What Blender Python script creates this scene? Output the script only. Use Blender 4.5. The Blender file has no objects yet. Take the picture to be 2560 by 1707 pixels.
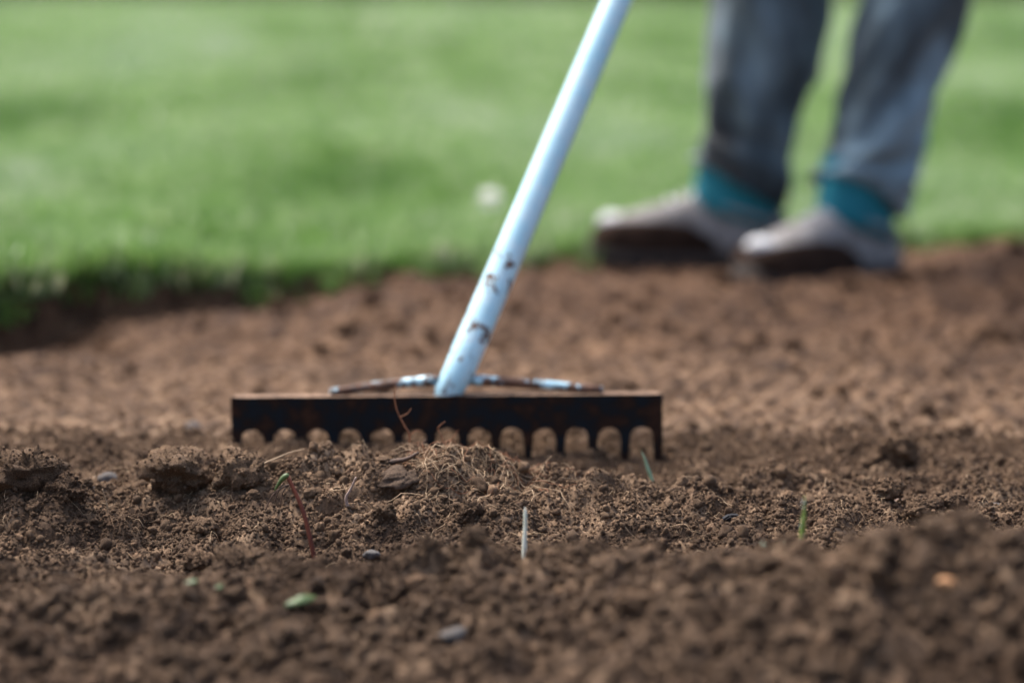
import bpy, bmesh, math, random
import numpy as np
from mathutils import Vector, Matrix, noise as mn, Euler

# ------------------------------------------------------------------ camera, sky, sun, exposure
scene = bpy.context.scene
C = scene.collection
cam_data = bpy.data.cameras.new('camera')
cam = bpy.data.objects.new('camera', cam_data); C.objects.link(cam)
cam.location = (0, 0, 0.417)
cam.rotation_euler = (math.radians(90 - 8.49), 0, 0)
cam_data.lens = 85; cam_data.sensor_width = 36
cam_data.clip_start = 0.05; cam_data.clip_end = 800
cam_data.dof.use_dof = True
cam_data.dof.focus_distance = 1.86
cam_data.dof.aperture_fstop = 2.45
scene.camera = cam

SUN_EL, SUN_AZ = math.radians(60), math.radians(-42)      # azimuth from +y towards +x
world = bpy.data.worlds.new('World'); scene.world = world
world.use_nodes = True
wn = world.node_tree.nodes; wl = world.node_tree.links
for n in list(wn): wn.remove(n)
sky = wn.new('ShaderNodeTexSky'); sky.sky_type = 'NISHITA'; sky.sun_disc = False
sky.sun_elevation = SUN_EL; sky.sun_rotation = SUN_AZ
sky.air_density = 1.0; sky.dust_density = 6.0; sky.ozone_density = 1.0
bg = wn.new('ShaderNodeBackground'); bg.inputs['Strength'].default_value = 0.088
wo = wn.new('ShaderNodeOutputWorld')
wl.new(sky.outputs[0], bg.inputs[0]); wl.new(bg.outputs[0], wo.inputs[0])

sun_data = bpy.data.lights.new('sun', 'SUN'); sun_data.energy = 1.5; sun_data.angle = math.radians(26)
sun_data.color = (1.0, 0.96, 0.90)
sun = bpy.data.objects.new('sun', sun_data); C.objects.link(sun)
sd = Vector((math.sin(SUN_AZ) * math.cos(SUN_EL), math.cos(SUN_AZ) * math.cos(SUN_EL), math.sin(SUN_EL)))
sun.rotation_euler = (-sd).to_track_quat('-Z', 'Y').to_euler()
sun.location = sd * 30

scene.view_settings.view_transform = 'Standard'; scene.view_settings.look = 'None'
scene.view_settings.gamma = 1; scene.view_settings.exposure = 1.84
scene.view_settings.use_curve_mapping = False
scene.cycles.use_denoising = True
scene.cycles.max_bounces = 8; scene.cycles.transparent_max_bounces = 8
scene.cycles.caustics_reflective = False; scene.cycles.caustics_refractive = False

rng = np.random.default_rng(11)
random.seed(5)

# ------------------------------------------------------------------ numpy noise
_perm = np.random.default_rng(3).permutation(512).astype(np.int64)
_ang = np.random.default_rng(4).random(512) * 2 * np.pi
_gx, _gy = np.cos(_ang), np.sin(_ang)
def perlin(x, y, seed=0):
    x = np.asarray(x, float) + seed * 17.31; y = np.asarray(y, float) - seed * 9.77
    xi = np.floor(x).astype(np.int64); yi = np.floor(y).astype(np.int64)
    xf = x - xi; yf = y - yi
    def g(ix, iy, fx, fy):
        h = _perm[(_perm[ix & 511] + iy) & 511]
        return _gx[h] * fx + _gy[h] * fy
    u = xf * xf * xf * (xf * (xf * 6 - 15) + 10); v = yf * yf * yf * (yf * (yf * 6 - 15) + 10)
    a = g(xi, yi, xf, yf); b = g(xi + 1, yi, xf - 1, yf)
    c = g(xi, yi + 1, xf, yf - 1); d = g(xi + 1, yi + 1, xf - 1, yf - 1)
    return ((a + (b - a) * u) + ((c + (d - c) * u) - (a + (b - a) * u)) * v) * 1.4
def fbm(x, y, oct=4, seed=0, gain=.5):
    s = 0; a = 1
    for i in range(oct):
        s = s + a * perlin(x, y, seed + i); x = x * 2.03; y = y * 2.03; a *= gain
    return s
def billow(x, y, seed=0):
    return np.abs(perlin(x, y, seed)) - .28
def sstep(a, b, t):
    t = np.clip((t - a) / (b - a), 0, 1); return t * t * (3 - 2 * t)

# ------------------------------------------------------------------ ground shape
EX = [-6, -1.5, -.9, -.58, -.46, -.37, -.16, .07, .3, .7, 1.5, 6]
EY = [2.5, 2.66, 2.80, 2.93, 3.02, 3.16, 3.36, 3.54, 3.72, 3.78, 3.86, 4.2]
def edge(x):
    x = np.asarray(x, float)
    return np.interp(x, EX, EY) + .055 * perlin(x * 7, x * 0 + 3.3, 40) + .030 * perlin(x * 23, x * 0 + 1.3, 41) + .016 * perlin(x * 60, x * 0 + 2.3, 42)
def lawn_z(x, y):
    x = np.asarray(x, float); y = np.asarray(y, float)
    base = np.interp(x, [-.7, -.48, -.30, .1, .6], [.052, .042, .020, .012, .014])
    far = np.clip((y - 4) / 10, 0, 1)
    return base + .012 * fbm(x * 1.3, y * .9, 3, 50) * (1 + 3 * far) + .010 * perlin(x * 3.1, y * 2.2, 52)
def bump(x, y, cx, cy, sx, sy, a, rot=0):
    c, s = math.cos(rot), math.sin(rot)
    u = (x - cx) * c + (y - cy) * s; v = -(x - cx) * s + (y - cy) * c
    return a * np.exp(-(u / sx) ** 2 - (v / sy) ** 2)
def soil_macro(x, y):
    z = 0 * x
    wx = x + .03 * perlin(x * 9, y * 9, 60); wy = y + .03 * perlin(x * 9, y * 9, 61)
    z = z + bump(wx, wy, -.065, 1.920, .110, .080, .038) + bump(wx, wy, -.045, 1.935, .065, .045, .009)         # heap drawn up in front of the rake
    z = z + bump(wx, wy, -.19, 1.90, .09, .07, .013)
    z = z + bump(wx, wy, .10, 1.93, .12, .07, .007)
    z = z + bump(wx, wy, -.385, 1.84, .055, .05, .026, -.4)     # small crest at the left
    z = z + bump(wx, wy, .02, 1.58, .20, .060, .034, .1) + bump(wx, wy, .13, 1.50, .12, .07, .022) + bump(wx, wy, -.28, 1.88, .13, .06, .006) + bump(wx, wy, -.25, 1.55, .16, .06, .014)       # low ridge
    z = z + bump(wx, wy, .25, 1.43, .15, .10, .076, .12)       # big near heap on the right
    z = z + bump(wx, wy, .52, 1.42, .20, .12, .050) - bump(wx, wy, .26, 1.69, .20, .06, .010)
    z = z + bump(wx, wy, .20, 1.86, .22, .05, .010)
    z = z + bump(wx, wy, -.17, 2.10, .11, .05, .010)            # soil the left tines bite into
    z = z - bump(wx, wy, -.27, 1.74, .16, .09, .010)
    z = z - bump(wx, wy, .02, 2.04, .20, .035, .010) - bump(wx, wy, .10, 2.12, .12, .05, .005)
    z = z + bump(wx, wy, .76, 3.28, .13, .22, .060)             # lumps at the far right
    z = z + bump(wx, wy, .55, 3.22, .25, .10, .010)
    z = z + bump(wx, wy, -.10, 2.95, .22, .10, .014)
    z = z - bump(wx, wy, -.64, 2.84, .22, .10, .045)            # trench below the cut turf
    return z + .006 * fbm(x * 3.2, y * 3.2, 3, 70) + .016 * sstep(2.35, 2.9, y) * fbm(x * 4.5, y * 6.0, 3, 75)
def soil_z(x, y, fine=True):
    x = np.asarray(x, float); y = np.asarray(y, float)
    z = soil_macro(x, y)
    raked = sstep(2.02, 2.2, y) * (1 - .4 * sstep(2.7, 3.1, y)) * (1 - .45 * sstep(.30, .5, x))
    k = 1 - .80 * raked
    dx = x + .012 * perlin(x * 28, y * 28, 80); dy = y + .012 * perlin(x * 28, y * 28, 81)
    z = z + k * (.024 * billow(dx * 13, dy * 13, 82) + .018 * billow(dx * 27, dy * 27, 83))
    z = z + k * .0075 * billow(dx * 55, dy * 55, 84)
    if fine:
        z = z + (k + .1) * (1 - .85 * sstep(2.2, 2.5, y)) * (.0038 * billow(dx * 105, dy * 105, 85) + .0030 * billow(x * 210, y * 210, 86) + .0016 * perlin(x * 420, y * 420, 87))
    # faint rake grooves running towards the worker
    z = z + .0030 * raked * np.sin((x - .35 * y) * 2 * np.pi / .0295 + 1.5 * perlin(x * 6, y * 6, 88)) * sstep(2.1, 2.25, y)
    e = edge(x); lz = lawn_z(x, e)
    t = sstep(-.035, .012, y - e); back = sstep(.05, .14, y - e)
    z = z * (1 - t) + (lz - .006 + .5 * z) * t
    return z * (1 - back) + (lz - .05) * back
def sz(x, y, fine=False):
    return float(soil_z(np.array([x]), np.array([y]), fine)[0])

# ------------------------------------------------------------------ helpers
def link(o, parent=None):
    C.objects.link(o)
    if parent is not None: o.parent = parent
    return o
def tag(o, label=None, cat=None, group=None, kind=None):
    if label: o['label'] = label
    if cat: o['category'] = cat
    if group: o['group'] = group
    if kind: o['kind'] = kind
    return o
def empty(name, loc=(0, 0, 0), rot=(0, 0, 0)):
    o = bpy.data.objects.new(name, None); o.location = loc; o.rotation_euler = rot
    o.empty_display_size = .05
    return link(o)
def mk(name, verts, faces, m=None, parent=None, smooth=True):
    me = bpy.data.meshes.new(name); me.from_pydata([tuple(v) for v in verts], [], faces); me.update()
    if smooth: me.polygons.foreach_set('use_smooth', [True] * len(me.polygons))
    o = bpy.data.objects.new(name, me)
    if m: me.materials.append(m)
    return link(o, parent)
def mk_bm(name, bm, m=None, parent=None, smooth=True, doLink=True):
    bmesh.ops.recalc_face_normals(bm, faces=bm.faces[:])
    me = bpy.data.meshes.new(name); bm.to_mesh(me); bm.free()
    if smooth: me.polygons.foreach_set('use_smooth', [True] * len(me.polygons))
    if m: me.materials.append(m)
    o = bpy.data.objects.new(name, me)
    return link(o, parent) if doLink else o
def frames(pts):
    pts = [Vector(p) for p in pts]; out = []
    up = Vector((0, 0, 1)); prev = None
    for i, p in enumerate(pts):
        t = (pts[min(i + 1, len(pts) - 1)] - pts[max(i - 1, 0)]).normalized()
        if prev is None:
            a = t.cross(up) if abs(t.z) < .95 else t.cross(Vector((0, 1, 0)))
            a.normalize()
        else:
            a = (prev - t * prev.dot(t)).normalized()
        b = t.cross(a).normalized(); prev = a; out.append((p, t, a, b))
    return out
def tube_data(pts, radii, n=8, flat=1.0, cap=True):
    V, F = [], []
    fr = frames(pts)
    for i, (p, t, a, b) in enumerate(fr):
        r = radii[i] if hasattr(radii, '__len__') else radii
        for k in range(n):
            q = 2 * math.pi * k / n
            V.append(p + a * (r * math.cos(q)) + b * (r * flat * math.sin(q)))
    m = len(fr)
    for i in range(m - 1):
        for k in range(n):
            k2 = (k + 1) % n
            F.append((i * n + k, i * n + k2, (i + 1) * n + k2, (i + 1) * n + k))
    if cap:
        F.append(tuple(range(n))[::-1]); F.append(tuple((m - 1) * n + k for k in range(n)))
    return V, F
def tube(name, pts, radii, m, parent=None, n=8, flat=1.0):
    V, F = tube_data(pts, radii, n, flat); return mk(name, V, F, m, parent)
def ring_loft(rings, cap=True):
    n = len(rings[0]); V = [p for r in rings for p in r]; F = []
    for i in range(len(rings) - 1):
        for k in range(n):
            k2 = (k + 1) % n
            F.append((i * n + k, i * n + k2, (i + 1) * n + k2, (i + 1) * n + k))
    if cap:
        F.append(tuple(range(n))[::-1]); F.append(tuple((len(rings) - 1) * n + k for k in range(n)))
    return V, F

class NT:
    def __init__(s, name):
        s.m = bpy.data.materials.new(name); s.m.use_nodes = True
        s.t = s.m.node_tree; s.n = s.t.nodes; s.p = s.n['Principled BSDF']; s.out = s.n['Material Output']
        s.tc = s.n.new('ShaderNodeTexCoord')
    def L(s, a, b): s.t.links.new(a, b)
    def noise(s, scale, detail=4, rough=.6, dist=0, vec=None, stretch=None):
        x = s.n.new('ShaderNodeTexNoise'); x.inputs['Scale'].default_value = scale
        x.inputs['Detail'].default_value = detail; x.inputs['Roughness'].default_value = rough
        x.inputs['Distortion'].default_value = dist
        v = vec or s.tc.outputs['Object']
        if stretch:
            mp = s.n.new('ShaderNodeMapping'); mp.inputs['Scale'].default_value = stretch
            s.L(v, mp.inputs[0]); v = mp.outputs[0]
        s.L(v, x.inputs['Vector']); return x.outputs['Fac']
    def ramp(s, fac, stops):
        r = s.n.new('ShaderNodeValToRGB'); e = r.color_ramp.elements
        while len(e) < len(stops): e.new(.5)
        for q, (p, c) in zip(e, stops):
            q.position = p; q.color = (*c, 1) if len(c) == 3 else c
        s.L(fac, r.inputs[0]); return r.outputs[0]
    def mix(s, fac, a, b, mode='MIX'):
        x = s.n.new('ShaderNodeMix'); x.data_type = 'RGBA'; x.blend_type = mode
        for v, sock in ((fac, x.inputs[0]), (a, x.inputs[6]), (b, x.inputs[7])):
            if hasattr(v, 'links'): s.L(v, sock)
            else: sock.default_value = v if not isinstance(v, tuple) else (*v, 1)
        return x.outputs[2]
    def math(s, op, a, b=0.0):
        x = s.n.new('ShaderNodeMath'); x.operation = op; x.use_clamp = False
        for v, sock in ((a, x.inputs[0]), (b, x.inputs[1])):
            if hasattr(v, 'links'): s.L(v, sock)
            else: sock.default_value = v
        return x.outputs[0]
    def bump(s, h, strength=.5, dist=.001):
        b = s.n.new('ShaderNodeBump'); b.inputs['Strength'].default_value = strength; b.inputs['Distance'].default_value = dist
        s.L(h, b.inputs['Height']); s.L(b.outputs[0], s.p.inputs['Normal'])
    def set(s, **k):
        for a, v in k.items():
            sock = s.p.inputs[a.replace('_', ' ')]
            if hasattr(v, 'links'): s.L(v, sock)
            else: sock.default_value = (*v, 1) if isinstance(v, tuple) and len(v) == 3 else v
        return s

# ------------------------------------------------------------------ materials
SOIL_D, SOIL_M, SOIL_L = (.038, .023, .015), (.122, .081, .052), (.265, .192, .130)
def soil_mat(name, inst=False, tint=1.0):
    t = NT(name)
    a = t.ramp(t.noise(26, 6, .65), [(.33, tuple(c * tint for c in SOIL_D)), (.50, tuple(c * tint for c in SOIL_M)), (.74, tuple(c * tint for c in SOIL_L))])
    g = t.ramp(t.noise(700, 3, .7), [(.3, (.55, .53, .51)), (.5, (1, 1, 1)), (.72, (1.5, 1.46, 1.42))])
    col = t.mix(.8, a, g, 'MULTIPLY')
    geo = t.n.new('ShaderNodeNewGeometry'); pos = geo.outputs['Position']
    big = t.ramp(t.noise(5.0, 4, .55, vec=pos), [(.36, (.66, .61, .57)), (.50, (.98, .96, .94)), (.64, (1.16, 1.14, 1.11))])
    col = t.mix(1.0, col, big, 'MULTIPLY')
    # soil tone varies with y: lightest around the heap, darker and redder behind
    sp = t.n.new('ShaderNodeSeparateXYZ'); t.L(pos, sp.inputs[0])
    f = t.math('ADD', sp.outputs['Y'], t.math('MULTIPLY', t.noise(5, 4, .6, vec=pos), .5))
    y_tone = t.ramp(t.math('MULTIPLY', f, .25), [(.475, (1.0, .97, .95)), (.53, (1.32, 1.29, 1.26)), (.60, (1.28, 1.23, 1.18)), (.66, (1.14, 1.04, .96)), (.74, (.90, .77, .67)), (.82, (.74, .60, .51))])
    col = t.mix(1.0, col, y_tone, 'MULTIPLY')
    if inst:
        oi = t.n.new('ShaderNodeObjectInfo')
        v = t.ramp(oi.outputs['Random'], [(0, (.62, .58, .55)), (.5, (.95, .93, .90)), (.9, (1.25, 1.22, 1.18)), (1, (1.9, 1.85, 1.8))])
        col = t.mix(1.0, col, v, 'MULTIPLY')
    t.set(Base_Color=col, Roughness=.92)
    t.p.inputs['Specular IOR Level'].default_value = .25
    t.bump(t.noise(900, 4, .75), .9, .0015)
    return t.m
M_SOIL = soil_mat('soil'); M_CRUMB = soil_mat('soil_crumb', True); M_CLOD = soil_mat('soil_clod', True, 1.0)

def simple(name, c1, c2, scale, rough=.6, stretch=None, bump=0, spec=.5, dist=.001):
    t = NT(name); n = t.noise(scale, 5, .65, stretch=stretch)
    t.set(Base_Color=t.ramp(n, [(.3, c1), (.7, c2)]), Roughness=rough)
    t.p.inputs['Specular IOR Level'].default_value = spec
    if bump: t.bump(t.noise(scale * 3, 4, .7, stretch=stretch), bump, dist)
    return t.m
M_TURF = simple('turf_ground', (.035, .055, .014), (.075, .12, .030), 30, .9)
M_PEB_G = simple('pebble_grey', (.07, .055, .045), (.15, .145, .145), 160, .95, bump=.8, spec=.08)
M_PEB_D = simple('pebble_dark', (.05, .045, .042), (.13, .12, .115), 130, .75, bump=.6, spec=.2)
M_STONE = simple('crusted_stone', (.075, .049, .034), (.17, .122, .090), 7, .95, bump=.9, spec=.1, dist=.002)
M_PEB_P = simple('pebble_pink', (.20, .125, .09), (.40, .30, .255), 130, .65, bump=.5, spec=.3)
M_PEB_O = simple('pebble_orange', (.38, .17, .06), (.55, .30, .14), 90, .5, bump=.3)
M_CHAR = simple('charcoal', (.006, .006, .008), (.022, .022, .026), 200, .7, bump=.5, spec=.15)
M_STEM = simple('red_stem', (.050, .010, .006), (.125, .032, .014), 60, .6, (1, 1, .25), .4, .2)
M_BUD = simple('green_bud', (.04, .075, .015), (.09, .14, .035), 200, .5)
M_ROOT = simple('pale_root', (.26, .16, .085), (.50, .36, .22), 90, .7)
M_ROOT_R = simple('rust_root', (.16, .055, .022), (.34, .14, .06), 90, .7)
M_ROOT_D = simple('dark_root', (.035, .018, .012), (.12, .065, .04), 120, .75, bump=.4)
M_STRAW = simple('pale_straw', (.62, .66, .52), (.85, .88, .78), 150, .5)

def blade_mat(name, ramp_stops, transl=.35, rough=.32, inst=True, coat=0.0):
    t = NT(name)
    if inst:
        oi = t.n.new('ShaderNodeObjectInfo'); f = oi.outputs['Random']
    else: f = t.noise(120, 3, .6)
    col = t.ramp(f, ramp_stops)
    if inst:
        geo = t.n.new('ShaderNodeNewGeometry')
        pat = t.ramp(t.noise(.75, 3, .55, vec=geo.outputs['Position'], stretch=(1, .32, 1)), [(.38, (.34, .52, .16)), (.47, (.90, .95, .78)), (.53, (1.05, 1.02, 1.05)), (.62, (1.25, 1.12, 1.6))])
        col = t.mix(1.0, col, pat, 'MULTIPLY')
    t.set(Base_Color=col, Roughness=rough)
    tr = t.n.new('ShaderNodeBsdfTranslucent'); t.L(col, tr.inputs[0])
    mx = t.n.new('ShaderNodeMixShader'); mx.inputs[0].default_value = transl
    t.L(t.p.outputs[0], mx.inputs[1]); t.L(tr.outputs[0], mx.inputs[2]); t.L(mx.outputs[0], t.out.inputs[0])
    return t.m
M_GRASS = blade_mat('grass_blade', [(0, (.115, .225, .045)), (.45, (.175, .310, .088)), (.85, (.25, .375, .155)), (.97, (.42, .47, .33))], transl=.45, rough=.28)
M_BLADE = blade_mat('fresh_blade', [(.3, (.24, .36, .24)), (.7, (.36, .50, .36))], inst=False)
M_BLADE_Y = blade_mat('lime_blade', [(.3, (.20, .30, .06)), (.7, (.34, .44, .14))], inst=False)
M_LEAF = blade_mat('leaf_scrap', [(.3, (.07, .13, .04)), (.7, (.14, .21, .08))], inst=False)
M_PETAL = simple('white_petal', (.74, .74, .72), (.84, .84, .82), 60, .6)
M_YOLK = simple('yellow_disc', (.55, .36, .03), (.68, .48, .06), 200, .7)
M_HEDGE = blade_mat('hedge_leaf', [(0, (.012, .028, .008)), (1, (.035, .065, .018))], .2, .5)
M_WOOD = simple('bark', (.03, .022, .016), (.08, .06, .045), 30, .9)

# rake
def rust_mat():
    t = NT('rusty_steel')
    f = t.noise(45, 6, .7)
    col = t.ramp(f, [(.36, (.007, .011, .016)), (.47, (.008, .009, .011)), (.54, (.018, .009, .006)), (.72, (.050, .021, .011))])
    geo = t.n.new('ShaderNodeNewGeometry'); sx = t.n.new('ShaderNodeSeparateXYZ'); t.L(geo.outputs['Normal'], sx.inputs[0])
    up = t.ramp(sx.outputs['Z'], [(.55, (0, 0, 0)), (.8, (1, 1, 1))])
    dust = t.mix(1.0, up, t.ramp(t.noise(160, 4, .7), [(.35, (.25, .25, .25)), (.55, (1, 1, 1))]), 'MULTIPLY')
    col = t.mix(dust, col, (.24, .155, .105))
    t.set(Base_Color=col, Roughness=.85, Metallic=0.0); t.p.inputs['Specular IOR Level'].default_value = .18
    t.bump(t.noise(320, 5, .7), .6, .0012)
    return t.m
M_RUST = rust_mat()
def paint_mat(name, chip_lo, chip_hi, scale, worn):
    t = NT(name)
    paint = t.ramp(t.noise(30, 4, .6), [(.3, (.34, .62, .74)), (.7, (.47, .71, .81))])
    scuff = t.ramp(t.noise(70, 5, .7, .4), [(.45, (0, 0, 0)), (.62, (1, 1, 1))])
    paint = t.mix(t.mix(1.0, scuff, (worn, worn, worn), 'MULTIPLY'), paint, (.55, .66, .72))
    chip = t.ramp(t.noise(scale, 6, .72, .6), [(chip_lo, (0, 0, 0)), (chip_hi, (1, 1, 1))])
    rust = t.ramp(t.noise(120, 4, .7), [(.35, (.045, .022, .014)), (.65, (.15, .07, .04))])
    t.set(Base_Color=t.mix(chip, paint, rust), Roughness=t.ramp(chip, [(0, (.25, .25, .25)), (1, (.8, .8, .8))]))
    inv = t.math('SUBTRACT', 1.0, chip)
    t.bump(inv, .5, .0008)
    return t.m
M_SOCKET = paint_mat('chipped_blue_paint', .55, .585, 62, .45)
M_BRACE = paint_mat('worn_blue_paint', .43, .49, 60, .3)
M_HANDLE = paint_mat('blue_paint', .655, .70, 75, .45)

# clothing
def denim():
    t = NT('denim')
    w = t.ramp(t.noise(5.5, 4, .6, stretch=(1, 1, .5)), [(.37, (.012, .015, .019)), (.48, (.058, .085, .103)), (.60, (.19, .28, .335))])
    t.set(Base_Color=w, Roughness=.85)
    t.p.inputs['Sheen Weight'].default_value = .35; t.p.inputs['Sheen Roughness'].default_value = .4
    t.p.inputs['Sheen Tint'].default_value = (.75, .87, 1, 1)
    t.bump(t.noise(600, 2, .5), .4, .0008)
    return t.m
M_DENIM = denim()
M_TEAL = simple('teal_sock', (.006, .14, .19), (.012, .22, .28), 80, .85, bump=.3)
M_KNIT = simple('grey_knit', (.12, .105, .095), (.33, .32, .32), 22, .95, bump=.4, spec=.1)
M_TOE = simple('white_rubber', (.36, .36, .37), (.60, .61, .63), 40, .8)
M_MUD = simple('muddy_brown', (.012, .007, .005), (.045, .026, .018), 40, .95, bump=.4, spec=.1)
M_SOLE = simple('dark_sole', (.010, .007, .006), (.03, .02, .015), 40, .8)
M_SKIN = simple('skin', (.52, .31, .22), (.60, .37, .27), 40, .5)
M_HAIR = simple('brown_hair', (.02, .012, .008), (.06, .035, .02), 60, .6, (1, 1, .2))
M_JACKET = simple('dark_jacket', (.03, .035, .04), (.06, .065, .075), 12, .8, bump=.2)
M_EYE = simple('eye', (.03, .02, .015), (.06, .04, .03), 40, .2)

# ------------------------------------------------------------------ soil bed
def spaced(segs):
    out = []
    for a, b, d in segs:
        n = max(1, int(round((b - a) / d))); out += list(np.linspace(a, b, n, endpoint=False))
    out.append(segs[-1][1]); return np.array(out)
def grid_mesh(name, X, Y, Z, m):
    r, c = X.shape
    V = np.stack([X, Y, Z], -1).reshape(-1, 3)
    i = np.arange(r * c).reshape(r, c)
    F = np.stack([i[:-1, :-1], i[:-1, 1:], i[1:, 1:], i[1:, :-1]], -1).reshape(-1, 4)
    me = bpy.data.meshes.new(name)
    me.vertices.add(len(V)); me.vertices.foreach_set('co', V.ravel().astype(np.float32))
    me.loops.add(F.size); me.loops.foreach_set('vertex_index', F.ravel().astype(np.int32))
    me.polygons.add(len(F)); me.polygons.foreach_set('loop_start', np.arange(0, F.size, 4, dtype=np.int32))
    me.polygons.foreach_set('use_smooth', np.ones(len(F), dtype=bool))
    me.update(calc_edges=True); me.validate(); me.materials.append(m)
    return link(bpy.data.objects.new(name, me))
xs = spaced([(-6, -2, .25), (-2, -.9, .04), (-.9, -.5, .006), (-.5, .5, .00165), (.5, .9, .006), (.9, 2, .04), (2, 6, .25)])
ys = spaced([(-4, .4, .2), (.4, 1.2, .02), (1.2, 1.6, .004), (1.6, 2.16, .0019), (2.16, 2.5, .004), (2.5, 3.9, .008), (3.9, 4.6, .05)])
X, Y = np.meshgrid(xs, ys)
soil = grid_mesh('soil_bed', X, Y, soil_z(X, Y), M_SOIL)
tag(soil, 'brown crumbly freshly dug soil bed raked over in heaps', 'soil', kind='structure')

# ------------------------------------------------------------------ lawn sheet to the horizon
lx = np.concatenate([-np.geomspace(6, 260, 16)[::-1], spaced([(-6, -1.2, .2), (-1.2, 1.2, .015), (1.2, 6, .2)])[1:-1], np.geomspace(6, 260, 16)])
lv = np.concatenate([spaced([(0, .3, .02), (.3, 3, .1), (3, 12, .4)])[:-1], np.geomspace(12, 420, 24)])
LX, LV = np.meshgrid(lx, lv)
LE = edge(np.clip(LX, -6, 6)); LY = LE + LV
LZ = lawn_z(LX, LY); LZ[0] -= .02
lawn = grid_mesh('lawn', LX, LY, LZ, M_TURF)
tag(lawn, 'bright green mown lawn beyond the dug soil', 'lawn', kind='structure')

# ------------------------------------------------------------------ scatter (geometry nodes on points)
def scatter(name, pos, rot, scl, idx, variants, label, cat):
    col = bpy.data.collections.new(name + '_variants')
    for v in variants: col.objects.link(v)
    me = bpy.data.meshes.new(name); n = len(pos)
    me.vertices.add(n); me.vertices.foreach_set('co', np.asarray(pos, np.float32).ravel())
    a = me.attributes.new('rot', 'FLOAT_VECTOR', 'POINT'); a.data.foreach_set('vector', np.asarray(rot, np.float32).ravel())
    a = me.attributes.new('scl', 'FLOAT_VECTOR', 'POINT'); a.data.foreach_set('vector', np.asarray(scl, np.float32).ravel())
    a = me.attributes.new('idx', 'INT', 'POINT'); a.data.foreach_set('value', np.asarray(idx, np.int32))
    me.update()
    o = link(bpy.data.objects.new(name, me))
    g = bpy.data.node_groups.new(name, 'GeometryNodeTree')
    g.interface.new_socket('Geometry', in_out='INPUT', socket_type='NodeSocketGeometry')
    g.interface.new_socket('Geometry', in_out='OUTPUT', socket_type='NodeSocketGeometry')
    N = g.nodes; gi = N.new('NodeGroupInput'); go = N.new('NodeGroupOutput')
    ci = N.new('GeometryNodeCollectionInfo'); ci.inputs[0].default_value = col
    ci.inputs['Separate Children'].default_value = True; ci.inputs['Reset Children'].default_value = True
    ip = N.new('GeometryNodeInstanceOnPoints'); ip.inputs['Pick Instance'].default_value = True
    def attr(nm, ty):
        q = N.new('GeometryNodeInputNamedAttribute'); q.data_type = ty; q.inputs['Name'].default_value = nm
        return q.outputs['Attribute']
    Lk = g.links.new
    Lk(gi.outputs[0], ip.inputs['Points']); Lk(ci.outputs[0], ip.inputs['Instance'])
    Lk(attr('idx', 'INT'), ip.inputs['Instance Index'])
    Lk(attr('rot', 'FLOAT_VECTOR'), ip.inputs['Rotation']); Lk(attr('scl', 'FLOAT_VECTOR'), ip.inputs['Scale'])
    Lk(ip.outputs[0], go.inputs[0])
    md = o.modifiers.new('scatter', 'NODES'); md.node_group = g
    return tag(o, label, cat, kind='stuff')

def clod_mesh(name, seed, sub, rough, m, flat=.85, fine=.10):
    bm = bmesh.new(); bmesh.ops.create_icosphere(bm, subdivisions=sub, radius=1)
    off = Vector((seed * 7.3, seed * 3.1, seed * 1.7))
    for v in bm.verts:
        p = v.co.copy()
        d = 1 + rough * mn.fractal(p * 1.1 + off, .9, 2.0, 3) + fine * (abs(mn.noise(p * 4.5 + off)) * 2 - .6) + fine * .6 * abs(mn.noise(p * 10 + off)) + fine * .35 * mn.noise(p * 19 + off)
        v.co = p * d; v.co.z *= flat
    return mk_bm(name, bm, m, smooth=True, doLink=False)

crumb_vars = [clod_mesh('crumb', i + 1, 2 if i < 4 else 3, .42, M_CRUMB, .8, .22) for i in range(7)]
def scat_pts(n, x0, x1, y0, y1, widen=True):
    y = rng.uniform(y0, y1, n); x = rng.uniform(x0, x1, n)
    return x, y
P_, S_ = [], []
# fine grain where the soil is near enough to show it
x, y = scat_pts(520000, -.52, .52, 1.56, 2.2)
e_ = .002; z0 = soil_z(x, y, False); gxx = (soil_z(x + e_, y, False) - z0) / e_; gyy = (soil_z(x, y + e_, False) - z0) / e_
sl = np.sqrt(1 + gxx ** 2 + gyy ** 2); keep = rng.random(len(x)) < np.clip(sl * .42, 0, 1); x, y = x[keep], y[keep]
keep = rng.random(len(x)) < np.clip(.85 + .9 * fbm(x * 22, y * 22, 3, 120), .5, 1)
x, y = x[keep], y[keep]
r = np.clip(.00078 * np.exp(rng.normal(0, .42, len(x))), .0004, .0036)
P_.append((x, y, r))
x, y = scat_pts(11000, -.52, .52, 1.5, 2.25)
keep = rng.random(len(x)) < np.clip(.4 + 1.3 * fbm(x * 14, y * 14, 3, 121), .05, 1)
x, y = x[keep], y[keep]
r = np.clip(.0022 * np.exp(rng.normal(0, .4, len(x))), .001, .006)
P_.append((x, y, r))
x, y = scat_pts(30000, -.55, .65, 1.15, 1.56); P_.append((x, y, np.clip(.0020 * np.exp(rng.normal(0, .5, len(x))), .001, .007)))
x, y = scat_pts(20000, -.95, .95, 2.2, 3.75); keep = y < edge(x) + .02; x, y = x[keep], y[keep]
P_.append((x, y, np.clip(.0020 * np.exp(rng.normal(0, .5, len(x))), .0009, .0038)))
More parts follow.
